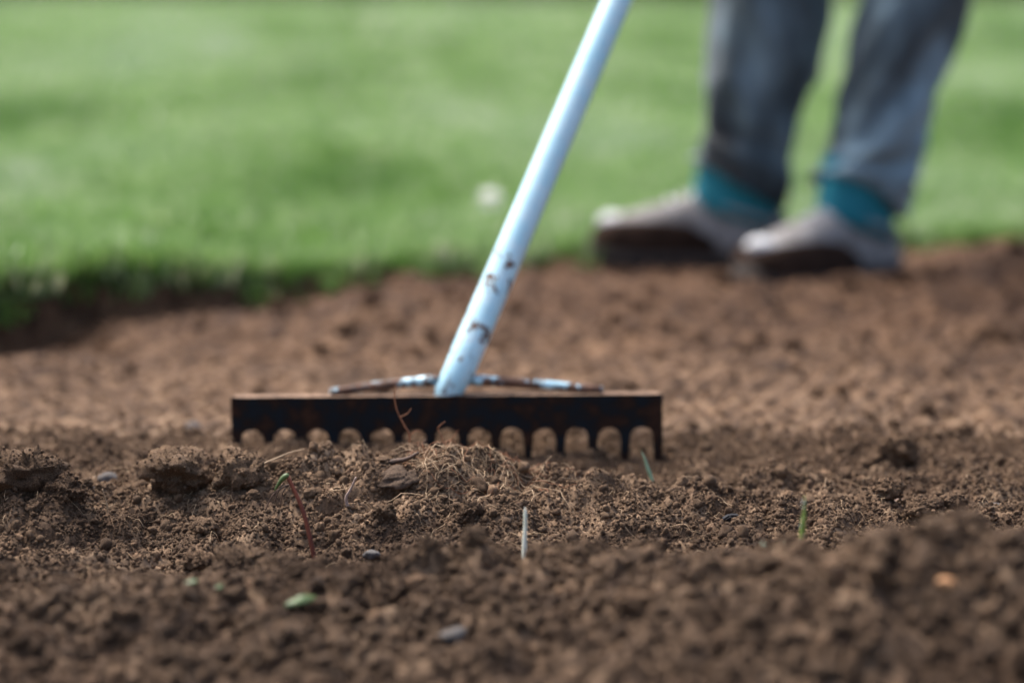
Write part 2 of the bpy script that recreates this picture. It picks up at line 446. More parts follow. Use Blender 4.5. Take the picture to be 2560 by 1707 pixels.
# medium clods: pieces of the soil bed, each its own object
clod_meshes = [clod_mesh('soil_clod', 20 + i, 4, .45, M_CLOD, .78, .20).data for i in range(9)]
def put_clod(x, y, r, k, sink=.25, parent=soil, name='soil_clod', flat=1.0, rz=None, wide=1.0):
    o = bpy.data.objects.new(name, clod_meshes[k % len(clod_meshes)]); link(o, parent)
    o.location = (x, y, sz(x, y, True) + r * (.78 * flat - 2 * sink * .78))
    o.rotation_euler = (random.uniform(-.3, .3), random.uniform(-.3, .3), random.uniform(0, 6.28) if rz is None else rz)
    o.scale = (r * wide, r, r * flat)
    CLODS.append(o)
    return o
CLODS = []
cl = []
for _ in range(4000):
    if len(cl) >= 230: break
    y = random.uniform(1.42, 3.3); hw = .22 * y + .04; x = random.uniform(-hw, hw)
    if y > float(edge(x)) - .06: continue
    rk = (2.12 < y < 2.7) and x < .33
    if rk and random.random() < .92: continue
    dens = float(fbm(np.array([x * 6]), np.array([y * 6]), 2, 130)[0])
    if random.random() > .35 + .9 * dens: continue
    if 1.66 < y < 2.1 and random.random() < .3: continue
    if abs(x + .058) < .21 and 2.08 < y < 2.17: continue
    r = min(.019, .0050 * math.exp(random.gauss(0, .42)) * (1.0 + .45 * (y > 2.6)))
    if any((x - a) ** 2 + (y - b) ** 2 < (r + c) ** 2 for a, b, c in cl): continue
    cl.append((x, y, r)); put_clod(x, y, r, len(cl), .28)

# clods that stand out: things of their own
def clod_thing(x, y, r, k, label, flat=1.0, wide=1.0, sink=.22):
    o = put_clod(x, y, r, k, sink, None, 'soil_clod', flat, None, wide)
    return tag(o, label, 'soil clod', 'large clods on the soil bed')
clod_thing(-.262, 1.895, .026, 0, 'large craggy brown clod left of the heap, biggest of the pair', .95, 1.15, .18)
clod_thing(-.216, 1.880, .019, 3, 'smaller crumbly clod touching the right side of the big craggy clod', 1.0, 1.0, .2)
clod_thing(-.195, 1.700, .021, 5, 'smooth pale rounded clod below the red stem, left of centre', 1.0, 1.15, .2)
clod_thing(-.232, 1.745, .011, 2, 'dark round clod just behind the smooth pale clod')
clod_thing(-.236, 1.715, .0085, 7, 'small tan clod in front of the dark round clod', .9)
clod_thing(-.098, 1.805, .0095, 4, 'round striped brown clod in the middle, right of the red stem', 1.05)
clod_thing(-.088, 1.780, .0085, 1, 'small crumbly clod in front of the round striped clod')
clod_thing(-.034, 1.815, .0105, 6, 'dark crusty clod at the front foot of the root heap')
clod_thing(-.378, 1.845, .024, 7, 'rough pointed clod on the crest at the left edge', 1.0, 1.2, .3)
clod_thing(-.350, 1.835, .015, 4, 'smaller jagged lump on the right flank of the pointed left clod', .9, 1.3, .25)
clod_thing(.340, 2.085, .0150, 8, 'dark rounded clod alone on flat soil right of the rake', 1.15, 1.0, .12)
clod_thing(.312, 2.075, .0085, 2, 'low flat clod left of the dark lone clod', .8, 1.4)
clod_thing(-.352, 1.660, .013, 1, 'dark clod low at the left, upper of two lumps', 1.0)
clod_thing(-.333, 1.645, .012, 6, 'slanted lighter lump below the dark left clod', .8, 1.3)
clod_thing(.30, 1.885, .0100, 3, 'craggy clod on the sharp ridge behind the right heap')
clod_thing(.345, 1.86, .0085, 0, 'small knobbly clod at the right end of the sharp ridge')

cx = np.concatenate([p[0] for p in P_]); cy = np.concatenate([p[1] for p in P_]); cr = np.concatenate([p[2] for p in P_])
cz = soil_z(cx, cy) + cr * np.where(cy > 2.25, -.1, .35)
bpy.context.view_layer.update()
ex, er = [], []
for o in CLODS:
    r_ = max(o.scale); 
    if r_ < .0055: continue
    co = np.empty(len(o.data.vertices) * 3, np.float32); o.data.vertices.foreach_get('co', co); co = co.reshape(-1, 3)
    k_ = min(len(co), int(1100 * (r_ / .02) ** 2)); co = co[rng.choice(len(co), k_, False)]
    mw = np.array(o.matrix_basis); w_ = co @ mw[:3, :3].T + mw[:3, 3]
    ex.append(w_); er.append(np.clip(.00070 * np.exp(rng.normal(0, .45, k_)), .0004, .0026))
ex = np.concatenate(ex); er = np.concatenate(er)
cx = np.concatenate([cx, ex[:, 0]]); cy = np.concatenate([cy, ex[:, 1]]); cz = np.concatenate([cz, ex[:, 2]]); cr = np.concatenate([cr, er])
n = len(cx)
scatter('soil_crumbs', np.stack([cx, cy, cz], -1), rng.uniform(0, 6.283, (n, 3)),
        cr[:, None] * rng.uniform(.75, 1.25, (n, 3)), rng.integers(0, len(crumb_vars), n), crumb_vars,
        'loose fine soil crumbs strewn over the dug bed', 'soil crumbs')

# ------------------------------------------------------------------ pebbles
def pebble(x, y, r, m, label, shape=(1.25, 1, .7), seed=1, sink=.35):
    r *= .82; sink = min(.42, sink + .1)
    bm = bmesh.new(); bmesh.ops.create_icosphere(bm, subdivisions=3, radius=r)
    for v in bm.verts:
        v.co *= 1 + .24 * mn.noise(v.co / r * 1.3 + Vector((seed * 5.1, 0, seed))) + .10 * mn.noise(v.co / r * 3.5 + Vector((seed, 0, 0))); v.co = Vector((v.co.x * shape[0], v.co.y * shape[1], v.co.z * shape[2]))
    o = mk_bm('pebble', bm, m); o.location = (x, y, sz(x, y, True) + r * shape[2] * (1 - 2 * sink)); o.rotation_euler = (random.uniform(-.3, .3), random.uniform(-.3, .3), random.uniform(-.6, .6))
    return tag(o, label, 'pebble', 'pebbles in the soil')
pebble(-.301, 2.25, .0085, M_PEB_G, 'blue-grey pebble on raked soil left of the rake head', seed=1, sink=.2)
pebble(.309, 1.925, .0085, M_PEB_P, 'pinkish pebble in the hollow behind the right heap', (1.5, .9, .7), 2, .25)
pebble(-.134, 1.685, .0065, M_PEB_P, 'pale pink pebble right of the smooth pale clod', seed=3, sink=.2)
pebble(-.335, 1.965, .0085, M_PEB_G, 'grey pebble at the left behind the left crest', seed=4, sink=.25)
pebble(-.330, 1.905, .0095, M_PEB_G, 'flatter grey stone between left crest and big clod', (1.4, 1, .6), 5, .25)
pebble(.385, 1.875, .0115, M_PEB_G, 'blue-grey pebble at the right edge on the sharp ridge', (1, .9, .95), 6, .25)
pebble(-.037, 1.485, .0095, M_PEB_G, 'pale blurred pebble at the bottom in the foreground', seed=7, sink=.2)
pebble(.255, 1.385, .0060, M_PEB_O, 'small orange pebble low on the near right heap', seed=8, sink=.1)
pebble(-.1035, 1.745, .0065, M_PEB_D, 'dark grey pebble in front of the small crumbly clod', seed=9, sink=.25)
o = clod_mesh('stone', 77, 4, .55, M_STONE, .55, .10); link(o); o.scale = (.016, .011, .013); o.location = (-.090, 1.868, sz(-.090, 1.868, True) + .004); o.rotation_euler = (.25, -.25, .1)
tag(o, 'flat brown-grey stone set in the left face of the heap', 'stone')

# ------------------------------------------------------------------ garden rake
RY = 2.12
rake = tag(empty('garden_rake', (-.0577, RY, 0), (0, math.radians(-.46), 0)),
           'garden rake with rusty toothed head and light blue metal handle', 'rake')
W = .384; NT_ = 14; pitch = (W - .0085) / (NT_ - 1); TW = .0085
TOPZ, ARCH, THK = .0520, .0225, .0042
NECK = .0118
def head_outline():
    top = []; bot = []
    # lower edge: necks joined by arches
    pts = []
    for i in range(NT_):
        cxn = -W / 2 + TW / 2 + i * pitch
        pts.append((cxn - TW / 2, NECK)); pts.append((cxn + TW / 2, NECK))
        if i < NT_ - 1:
            x0 = cxn + TW / 2; x1 = cxn + pitch - TW / 2; mid = (x0 + x1) / 2; rr = (x1 - x0) / 2
            for k in range(1, 10):
                a = math.pi * k / 10
                pts.append((mid - rr * math.cos(a), NECK + (ARCH - NECK + .0016 * mn.noise(Vector((i * 3.7, 0, 0)))) * math.sin(a) ** .75))
    return pts
bm = bmesh.new()
low = head_outline()
fr_, bk_ = [], []
for s, lst in ((-1, fr_), (1, bk_)):
    for (x, z) in low:
        lst.append((bm.verts.new((x, s * THK / 2, z)), bm.verts.new((x, s * THK / 2 + .0006 * mn.noise(Vector((x * 40, 1, 0))), TOPZ + .0006 * mn.noise(Vector((x * 60, 0, 0)))))))
for i in range(len(low) - 1):
    bm.faces.new((fr_[i][0], fr_[i + 1][0], fr_[i + 1][1], fr_[i][1]))
    bm.faces.new((bk_[i + 1][0], bk_[i][0], bk_[i][1], bk_[i + 1][1]))
    bm.faces.new((fr_[i][1], fr_[i + 1][1], bk_[i + 1][1], bk_[i][1]))
    bm.faces.new((fr_[i + 1][0], fr_[i][0], bk_[i][0], bk_[i + 1][0]))
bm.faces.new((fr_[0][0], fr_[0][1], bk_[0][1], bk_[0][0])); bm.faces.new((fr_[-1][1], fr_[-1][0], bk_[-1][0], bk_[-1][1]))
head = mk_bm('rake_head', bm, M_RUST, rake, smooth=False)
# stiffening flange folded back along the top edge
bm = bmesh.new(); bmesh.ops.create_cube(bm, size=1)
for v in bm.verts: v.co = Vector((v.co.x * (W - .004), .0105 + v.co.y * .016, TOPZ - .0022 + v.co.z * .0032))
bmesh.ops.bevel(bm, geom=bm.edges[:], offset=.0008, segments=1, affect='EDGES')
mk_bm('flange', bm, M_RUST, head, smooth=False)
for i in range(NT_):
    cxn = -W / 2 + TW / 2 + i * pitch
    rings = []; bend = random.uniform(-.0012, .0012); wv = random.uniform(.9, 1.08)
    for k in range(7):
        u = k / 6; z = NECK - u * .034; hw = TW / 2 * (1 - .30 * u) * (1 + (wv - 1) * min(1, u * 3)); yy = .004 * u * u
        tk = THK / 2 * (1 - .15 * u); sh = (.0022 * u if i == 0 else bend * u)
        rings.append([Vector((cxn - hw + sh, yy - tk, z)), Vector((cxn + hw + sh, yy - tk, z)), Vector((cxn + hw + sh, yy + tk, z)), Vector((cxn - hw + sh, yy + tk, z))])
    V, F = ring_loft(rings); mk('tine', V, F, M_RUST, head, smooth=False)
# handle geometry in rake space
HD = Vector((.467, .70, 1.0)).normalized()
HB = Vector((.0031, .006, .0550))
def hp(t): return HB + HD * t
# socket: flattened tang at the head, then a round tapered ferrule
V, F = tube_data([HB + Vector((-.006, .006, -.014)), HB + Vector((-.003, .005, -.003)), hp(.016), hp(.04), hp(.07), hp(.11), hp(.142)],
                 [.0105, .0120, .0138, .0144, .0143, .0142, .01415], 24, cap=False)
mk('socket', V, F, M_SOCKET, rake)
V, F = tube_data([hp(.135), hp(.3), hp(.6), hp(1.0), hp(1.46), hp(1.475)], [.01405, .01405, .01405, .01405, .01405, .009], 28, cap=False)
mk('handle', V, F, M_HANDLE, rake)
for s in (-1, 1):
    pts = []
    L0 = .0145 * s
    for k in range(9):
        u = k / 8
        pts.append(Vector((.004 + L0 * .7 + s * u * (.125 if s > 0 else .098), .014 + .006 * math.sin(math.pi * u) - .004 * u, .0640 - .0100 * u)))
    V, F = tube_data(pts, [.0056 - .0014 * (k / 8) for k in range(9)], 10, .9)
    mk('brace', V, F, M_BRACE, rake)

# ------------------------------------------------------------------ person
gA = sz(.27, 3.535); gB = sz(.45, 3.36)
person = tag(empty('person', (.42, 3.46, 0)), 'person in dark jeans, teal socks and muddy grey sneakers standing behind the rake', 'person')
PO = Vector((.42, 3.46, 0))
def pk(name, V, F, m, parent=person, smooth=True):
    o = mk(name, [Vector(v) - PO for v in V], F, m, parent, smooth); return o
def shoe(toe, heel, gz):
    toe = Vector((*toe, gz)); heel = Vector((*heel, gz)); ax = (toe - heel); L = ax.length; ax.normalize()
    sd_ = Vector((-ax.y, ax.x, 0)); up = Vector((0, 0, 1))
    U_ = [0, .03, .10, .22, .36, .50, .62, .74, .85, .93, .98, 1.0]
    HW = [.016, .027, .035, .037, .037, .040, .045, .048, .047, .040, .027, .012]
    TZ = [.066, .086, .098, .102, .110, .108, .098, .088, .079, .070, .058, .042]
    SP = [.006, .003, 0, 0, 0, 0, 0, 0, .002, .006, .010, .013]
    def P(u, y, z): return heel + ax * (u * L) + sd_ * y + up * z
    def sect(u, hw, zb, zt, n=18, pw=.75):
        ring = []
        for k in range(n):
            a = math.pi * k / (n - 1); c, s = math.cos(a), math.sin(a)
            ring.append(P(u, hw * math.copysign(abs(c) ** pw, c), zb + (zt - zb) * abs(s) ** pw))
        return ring
    rings = [sect(u, hw, .020 + sp, tz) for u, hw, tz, sp in zip(U_, HW, TZ, SP)]
    V, F = ring_loft(rings); sh = pk('shoe', V, F, M_KNIT)
    rings = []
    for u, hw, sp in zip(U_, HW, SP):
        h2 = hw + .004; uu = -.012 if u == 0 else (1.014 if u == 1 else u)
        rings.append([P(uu, h2, sp + .001), P(uu, h2 + .002, sp + .014), P(uu, h2, sp + .030), P(uu, -h2, sp + .030), P(uu, -h2 - .002, sp + .014), P(uu, -h2, sp + .001)])
    V, F = ring_loft(rings); pk('sole', V, F, M_SOLE, sh)
    # muddy guard wrapped round the front of the shoe
    rings = []
    for u, hw, tz, sp in list(zip(U_, HW, TZ, SP))[4:]:
        zt = .026 + sp + (tz - .026 - sp) * (.20 + .72 * ((u - .36) / .64) ** .6)
        n = 9; ring = []
        zb = .024 + sp
        for k in range(n):
            q = k / (n - 1); z = zb + (zt - zb) * q; ss = min(1, max(0, (z - .020 - sp) / max(.004, tz - .020 - sp)))
            cw = (1 - ss ** (1 / .75) ** 1) ; cw = max(0, 1 - (ss ** (1 / .75)) ** 2) ** .5
            ring.append(P(u + .006 * (u > .9), (hw * cw ** .75 + .0045), z + .0015))
        for k in range(n)[::-1]:
            p = ring[k]; rel = p - heel; yv = rel.dot(sd_)
            ring.append(p - sd_ * (2 * yv))
        rings.append(ring)
    V, F = ring_loft(rings, True); pk('mud_guard', V, F, M_MUD, sh)
    # white toe bumper
    bm_ = bmesh.new(); bmesh.ops.create_icosphere(bm_, subdivisions=3, radius=1)
    Vt = [P(.89, 0, .068) + ax * (v.co.x * .024) + sd_ * (v.co.y * .024) + up * (v.co.z * .013) for v in bm_.verts]
    Ft = [tuple(v.index for v in f.verts) for f in bm_.faces]; bm_.free()
    pk('toe_cap', Vt, Ft, M_TOE, sh)
    # laces and tongue
    for q in (.48, .54, .60):
        zt = np.interp(q, U_, TZ)
        Vl, Fl = tube_data([P(q, .020, zt - .006), P(q + .01, 0, zt + .003), P(q, -.020, zt - .006)], .0028, 8)
        pk('lace', Vl, Fl, M_TOE, sh)
    # collar
    ring = [P(.245 + .205 * math.cos(a), .038 * math.sin(a), .088 + .020 * math.cos(a)) for a in np.linspace(0, 2 * math.pi, 25)]
    Vc, Fc = tube_data(ring, .0065, 10); pk('collar', Vc, Fc, M_KNIT, sh)
    ank = P(.25, 0, .10)
    rings = []
    for k in range(6):
        z = .075 + .017 * k; u = .262 - .012 * k / 5; ra = .068 - .010 * k / 5; rb = .043
        rings.append([P(u, 0, z + .024 * math.cos(a)) + ax * (ra * math.cos(a)) + sd_ * (rb * math.sin(a)) for a in np.linspace(0, 2 * math.pi, 20, endpoint=False)])
    Vs, Fs = ring_loft(rings); pk('sock', Vs, Fs, M_TEAL)
    return ank, ax
anA, axA = shoe((.118, 3.555), (.405, 3.515), gA - .006)
anB, axB = shoe((.318, 3.275), (.545, 3.455), gB - .006)

# trousers: one mesh, two legs and the seat
hipA, hipB = Vector((.40, 3.55, .86)), Vector((.56, 3.44, .86))
def leg_rings(ank, ax, hip, seed, knee, r0, r1):
    rings = []
    lo = ank + Vector((0, 0, .022 - .0)); n = 40
    zs = np.concatenate([np.linspace(0, .5, 60), np.linspace(.52, 1, 14)])
    for w in zs:
        # path ankle -> knee -> hip
        if w < .52: p = lo.lerp(knee, w / .52)
        else: p = knee.lerp(hip, (w - .52) / .48)
        z = p.z; base = np.interp(w, [0, .12, .35, .52, .8, 1], [r0, r0 * .98, r1, r1 * 1.02, .088, .098])
        ring = []
        for k in range(n):
            a = 2 * math.pi * k / n
            d = Vector((math.cos(a), math.sin(a), 0))
            fold = .014 * mn.noise(Vector((math.cos(a) * 1.2 + seed, math.sin(a) * 1.2, z * 15 + 1.6 * math.sin(a + seed)))) * (1.3 if w < .25 else .8)
            fold += .006 * mn.noise(Vector((math.cos(a) * 2.2, math.sin(a) * 2.2 + seed, z * 9)))
            stack = .006 * math.sin(z * 120 + 2.0 * math.sin(a + seed) + seed) * max(0, 1 - w / .2)
            el = 1 + .16 * d.dot(ax) ** 2 * (1 - min(1, w * 1.6))
            q = p + d * (base * el + fold + stack)
            q.z += (.036 * d.dot(ax) + .004) * max(0, 1 - w / .10)   # hem drops towards the heel
            ring.append(q)
        rings.append(ring)
    return rings
kneeA = Vector((.384, 3.50, .47)); kneeB = Vector((.581, 3.41, .47))
TV, TF = [], []
def add_part(V, F):
    o = len(TV); TV.extend(V); TF.extend([tuple(i + o for i in f) for f in F])
add_part(*ring_loft(leg_rings(anA + Vector((.004, 0, 0)), axA, hipA, 1.3, kneeA, .063, .078)))
add_part(*ring_loft(leg_rings(anB + Vector((.008, 0, 0)), axB, hipB, 5.1, kneeB, .066, .072)))
hc = (hipA + hipB) / 2; hd = (hipB - hipA).normalized(); hf = Vector((hd.y, -hd.x, 0))
if hf.y > 0: hf = -hf
rings = []
for z, ra, rb, fo in ((.76, .10, .08, 0), (.82, .175, .115, 0), (.90, .19, .13, 0), (.98, .185, .125, .01), (1.03, .175, .12, .02)):
    rings.append([Vector((hc.x, hc.y, z)) + hf * fo + hd * (ra * math.cos(a)) + hf * (rb * math.sin(a)) for a in np.linspace(0, 2 * math.pi, 40, endpoint=False)])
add_part(*ring_loft(rings))
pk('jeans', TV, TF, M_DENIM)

# body grown from a skeleton: torso bends a little over the handle, hands closed on it
RM = Matrix.Translation(Vector((-.0577, RY, 0))) @ Euler((0, math.radians(-.46), 0)).to_matrix().to_4x4()
gripL, gripR = RM @ hp(1.05), RM @ hp(1.36)
HDw = (RM.to_3x3() @ HD).normalized()
pel = Vector((hc.x, hc.y, .98)); fwd = hf.normalized()
chest = pel + Vector((0, 0, .33)) + fwd * .10; nk = chest + Vector((0, 0, .135)) + fwd * .05
skull = nk + Vector((0, 0, .115)) + fwd * .05
SV, SE, SR = [], [], []
def sv(p, r, par=None, r2=None):
    SV.append(Vector(p)); SR.append((r, r2 or r)); i = len(SV) - 1
    if par is not None: SE.append((par, i))
    return i
b0 = sv(pel, .13, None, .10); b1 = sv(pel.lerp(chest, .5), .13, b0, .10); b2 = sv(chest, .15, b1, .11)
b3 = sv(nk, .058, b2); b4 = sv(skull - Vector((0, 0, .05)), .072, b3); b5 = sv(skull + Vector((0, 0, .04)) - fwd * .01, .088, b4); sv(skull + Vector((0, 0, .10)) - fwd * .015, .06, b5)
nose = sv(skull + fwd * .095, .013, b5)
for s in (-1, 1): sv(skull + hd * (.085 * s) - fwd * .01, .016, b5)
sh_pts = {}
for s, grip in ((-1, gripL), (1, gripR)):
    shd = chest + hd * (.170 * s) + Vector((0, 0, .035)); i1 = sv(shd, .062, b2)
    mid = (shd + grip) / 2; elb = mid + Vector((0, 0, -.10)) + hd * (.09 * s)
    i2 = sv(elb, .042, i1)
    toward = (shd - grip); toward = (toward - HDw * toward.dot(HDw)).normalized()
    side = HDw.cross(toward).normalized()
    wr = grip + toward * .085 + HDw * .0; i3 = sv(wr, .028, i2); i4 = sv(grip + toward * .042, .024, i3, .034)
    sh_pts[s] = (shd, elb, wr)
    for k in range(4):
        c = grip + HDw * ((k - 1.5) * .019); prev = i4
        for j, ang in enumerate((35, 85, 135, 185)):
            q = math.radians(ang) ; R_ = .0245
            prev = sv(c + (toward * math.cos(q) + side * (s * math.sin(q))) * R_ * (1.02 if j else 1.25), (.0098, .009, .0084, .0076)[j] * (1 if k < 3 else .88), prev)
    prev = i4
    for j, ang in enumerate((-35, -85, -130)):
        q = math.radians(ang); c = grip + HDw * (.036 - .006 * j)
        prev = sv(c + (toward * math.cos(q) + side * (s * math.sin(q))) * .026, (.011, .010, .0085)[j], prev)
for s, hip_, knee_, ank_, ax_ in ((-1, hipA, kneeA, anA, axA), (1, hipB, kneeB, anB, axB)):
    i1 = sv(hip_ - Vector((0, 0, .03)), .075, b0); i2 = sv(knee_, .05, i1); i3 = sv(knee_.lerp(ank_, .4), .048, i2); i4 = sv(ank_ + Vector((0, 0, .02)), .030, i3)
    i5 = sv(Vector((ank_.x, ank_.y, ank_.z - .045)) + ax_ * .05, .026, i4); sv(Vector((ank_.x, ank_.y, ank_.z - .055)) + ax_ * .13, .020, i5)
me = bpy.data.meshes.new('body'); me.from_pydata([tuple(v - PO) for v in SV], SE, []); me.update()
bm = bmesh.new(); bm.from_mesh(me); sl = bm.verts.layers.skin.verify(); bm.verts.ensure_lookup_table()
for v, r in zip(bm.verts, SR): v[sl].radius = r
bm.verts[0][sl].use_root = True
bm.to_mesh(me); bm.free(); me.materials.append(M_SKIN)
body = link(bpy.data.objects.new('body', me), person)
sk = body.modifiers.new('skin', 'SKIN'); sk.use_smooth_shade = True
ss = body.modifiers.new('sub', 'SUBSURF'); ss.levels = 2; ss.render_levels = 2
# jacket
JV, JF = [], []
def addj(V, F):
    o = len(JV); JV.extend(V); JF.extend([tuple(i + o for i in f) for f in F])
rings = []
for u, ra, rb in ((0, .19, .135), (.25, .185, .135), (.55, .19, .14), (.85, .20, .14), (1.05, .205, .13), (1.25, .17, .11), (1.42, .09, .085), (1.50, .075, .075)):
    c = (pel + Vector((0, 0, -.04))).lerp(chest, u) if u <= 1 else chest.lerp(nk, (u - 1) / .5)
    rings.append([c + hd * (ra * math.cos(a)) + fwd * (rb * math.sin(a)) for a in np.linspace(0, 2 * math.pi, 36, endpoint=False)])
addj(*ring_loft(rings))
for s in (-1, 1):
    shd, elb, wr = sh_pts[s]
    pts = [shd + (chest - shd) * .25, shd, shd.lerp(elb, .5), elb, elb.lerp(wr, .5), wr + (elb - wr).normalized() * .01]
    addj(*tube_data(pts, [.075, .074, .064, .055, .048, .040], 20))
pk('jacket', JV, JF, M_JACKET)
bm = bmesh.new(); bmesh.ops.create_icosphere(bm, subdivisions=4, radius=1)
for v in bm.verts:
    p = v.co.copy(); d = 1 + .06 * mn.noise(p * 3)
    if p.dot(fwd) > .25 and p.z < .55: d *= .72
    if p.z < -.35: d *= .75
    v.co = (skull + Vector((0, 0, .035)) - fwd * .012 + Vector((p.x * .104, p.y * .104, p.z * .115)) * d) - PO
mk_bm('hair', bm, M_HAIR, person)
for s in (-1, 1):
    bm = bmesh.new(); bmesh.ops.create_icosphere(bm, subdivisions=2, radius=.012)
    for v in bm.verts: v.co += skull + fwd * .078 + hd * (.032 * s) + Vector((0, 0, .022)) - PO
    mk_bm('eye', bm, M_EYE, person)

# ------------------------------------------------------------------ roots, stems, blades
def surf(x, y, lift=0.0): return Vector((x, y, sz(x, y, True) + lift))
def root_walk(x, y, length, steps, lift, wob, heading=None, rise=0):
    a = random.uniform(0, 6.28) if heading is None else heading
    pts = []; dl = length / steps; ph = random.uniform(0, 6)
    for i in range(steps + 1):
        u = i / steps
        pts.append(surf(x, y, lift * (.3 + math.sin(math.pi * u) * random.uniform(.6, 1.4)) + rise * u * u))
        a += random.gauss(0, wob); x += dl * math.cos(a); y += dl * math.sin(a) * .7
    return pts
def strands(name, walks, m, label, cat, n=5, group=None):
    V, F = [], []
    for pts, r in walks:
        v, f = tube_data(pts, [r * (1 - .6 * i / len(pts)) for i in range(len(pts))], n)
        o = len(V); V += v; F += [tuple(i + o for i in q) for q in f]
    c = sum(V, Vector()) / len(V); c.z = min(v.z for v in V)
    o = mk(name, [v - c for v in V], F, m); o.location = c
    return tag(o, label, cat, group)
tangle = [(root_walk(random.gauss(-.028, .023), random.gauss(1.888, .022), random.uniform(.025, .075), 9, .0028, .45, random.choice((0, 3.14)) + random.gauss(0, .5)), random.choice((.00016, .0002, .00026, .00045))) for _ in range(130)]
strands('root_tangle', tangle, M_ROOT, 'tangled mat of fine pale roots on the front of the soil heap', 'roots')
tangle = [(root_walk(random.gauss(-.02, .028), random.gauss(1.91, .022), random.uniform(.015, .05), 8, .004, .5), random.uniform(.0002, .00042)) for _ in range(60)]
strands('root_tangle', tangle, M_ROOT_R, 'rust-red fine roots mixed through the pale mat on the heap', 'roots')
def poly_root(name, pts, r, m, label, cat='root', n=6):
    return strands(name, [(pts, r)], m, label, cat, n)
def spline(cs, n=14):
    out = []; cs = [Vector(c) for c in cs]; k = len(cs)
    for i in range(k - 1):
        p0, p1, p2, p3 = cs[max(i - 1, 0)], cs[i], cs[i + 1], cs[min(i + 2, k - 1)]
        for j in range(n // (k - 1) + 1):
            t = j / (n // (k - 1) + 1)
            out.append(.5 * ((2 * p1) + (-p0 + p2) * t + (2 * p0 - 5 * p1 + 4 * p2 - p3) * t * t + (-p0 + 3 * p1 - 3 * p2 + p3) * t ** 3))
    out.append(cs[-1]); return out
# branching rootlet sticking up in front of the rake head
b = surf(-.086, 1.955, -.002)
w = [(spline([b, b + Vector((.002, 0, .012)), b + Vector((-.003, 0, .022)), b + Vector((-.0085, 0, .034)), b + Vector((-.0105, 0, .046)), b + Vector((-.0095, 0, .054))], 20), .0009),
     (spline([b + Vector((-.006, 0, .028)), b + Vector((0, 0, .031)), b + Vector((.003, .001, .035))], 6), .0005),
     (spline([b + Vector((.001, 0, .012)), b + Vector((.008, 0, .017)), b + Vector((.013, 0, .013))], 6), .0005)]
strands('rootlet', w, M_ROOT_R, 'thin branched reddish rootlet standing up before the rake head', 'root', 6)
b = surf(-.060, 1.955, -.002)
w = [(spline([b, b + Vector((.003, 0, .012)), b + Vector((-.001, 0, .02)), b + Vector((.005, 0, .026))], 10), .0006),
     (spline([b + Vector((.001, 0, .008)), b + Vector((.010, 0, .011)), b + Vector((.016, 0, .019))], 8), .0005)]
strands('rootlet', w, M_ROOT_R, 'short reddish rootlets at the crest of the heap', 'root', 5)
b = surf(-.125, 1.985, -.002)
poly_root('root', spline([b, b + Vector((.002, 0, .012)), b + Vector((.010, 0, .017)), b + Vector((.018, 0, .012)), b + Vector((.024, 0, -.003))], 18), .0022, M_ROOT_D, 'dark looped root arching behind the heap under the rake teeth')
b = surf(-.092, 1.955, .001)
poly_root('root', spline([b, b + Vector((.009, 0, -.001)), b + Vector((.017, 0, .001)), b + Vector((.021, 0, .007))], 10), .0019, M_ROOT_D, 'thick grey-brown root stub lying on the heap crest')
b = surf(-.100, 1.888, .002)
poly_root('root', spline([b, b + Vector((.008, 0, .002)), b + Vector((.016, -.002, .004)), b + Vector((.026, 0, .009))], 10), .0028, M_ROOT_D, 'stubby brown twig below the flat stone on the heap')
# pale horizontal root with branches left of the red stem
b = surf(-.205, 1.90, .003)
w = [(spline([b, b + Vector((.012, .005, .004)), b + Vector((.026, .010, .009)), b + Vector((.038, .012, .012))], 14), .0010),
     (spline([b + Vector((.004, .002, .001)), b + Vector((-.006, 0, -.001)), b + Vector((-.014, -.004, -.004))], 6), .0007)]
strands('rootlet', w, M_ROOT, 'yellowish root lying left of the red stem', 'root', 6)
b = surf(-.315, 1.845, -.003)
w = [(spline([b, b + Vector((-.001, 0, .010)), b + Vector((-.004, 0, .022))], 8), .0008), (spline([b + Vector((0, 0, .007)), b + Vector((.006, 0, .010))], 4), .0004), (spline([b + Vector((0, 0, .009)), b + Vector((-.005, 0, .011))], 4), .0004)]
strands('rootlet', w, M_ROOT, 'hairy tan rootlet standing upright at the left', 'root', 5)
b = surf(.0745, 1.975, -.002)
w = [(spline([b, b + Vector((-.002, 0, .010)), b + Vector((.002, 0, .018))], 6), .0007), (spline([b + Vector((.007, 0, 0)), b + Vector((.009, 0, .008)), b + Vector((.011, 0, .016))], 6), .0007)]
strands('rootlet', w, M_ROOT, 'two tiny tan shoots right of the heap', 'root', 5)
b = surf(.005, 1.885, .002)
w = [(spline([b + Vector((.02, .03, 0)), b + Vector((.022, .03, .010)), b + Vector((.027, .03, .016))], 6), .0006), (spline([b + Vector((.025, .03, .004)), b + Vector((.036, .03, .006)), b + Vector((.046, .02, .001))], 8), .0006)]
strands('rootlet', w, M_ROOT, 'pale forked rootlet on the right shoulder of the heap', 'root', 5)
b = surf(-.125, 1.825, -.002)
poly_root('root', spline([b, b + Vector((-.003, 0, .010)), b + Vector((.001, 0, .018)), b + Vector((.005, 0, .027))], 10), .0016, M_PEB_P, 'thin pinkish stub standing right of the red stem', n=7)
b = surf(-.034, 1.775, .004)
poly_root('rootlet', spline([b, b + Vector((.02, 0, .0)), b + Vector((.034, -.003, -.003))], 10), .0006, M_ROOT, 'straight pale fibre lying left of the white straw')
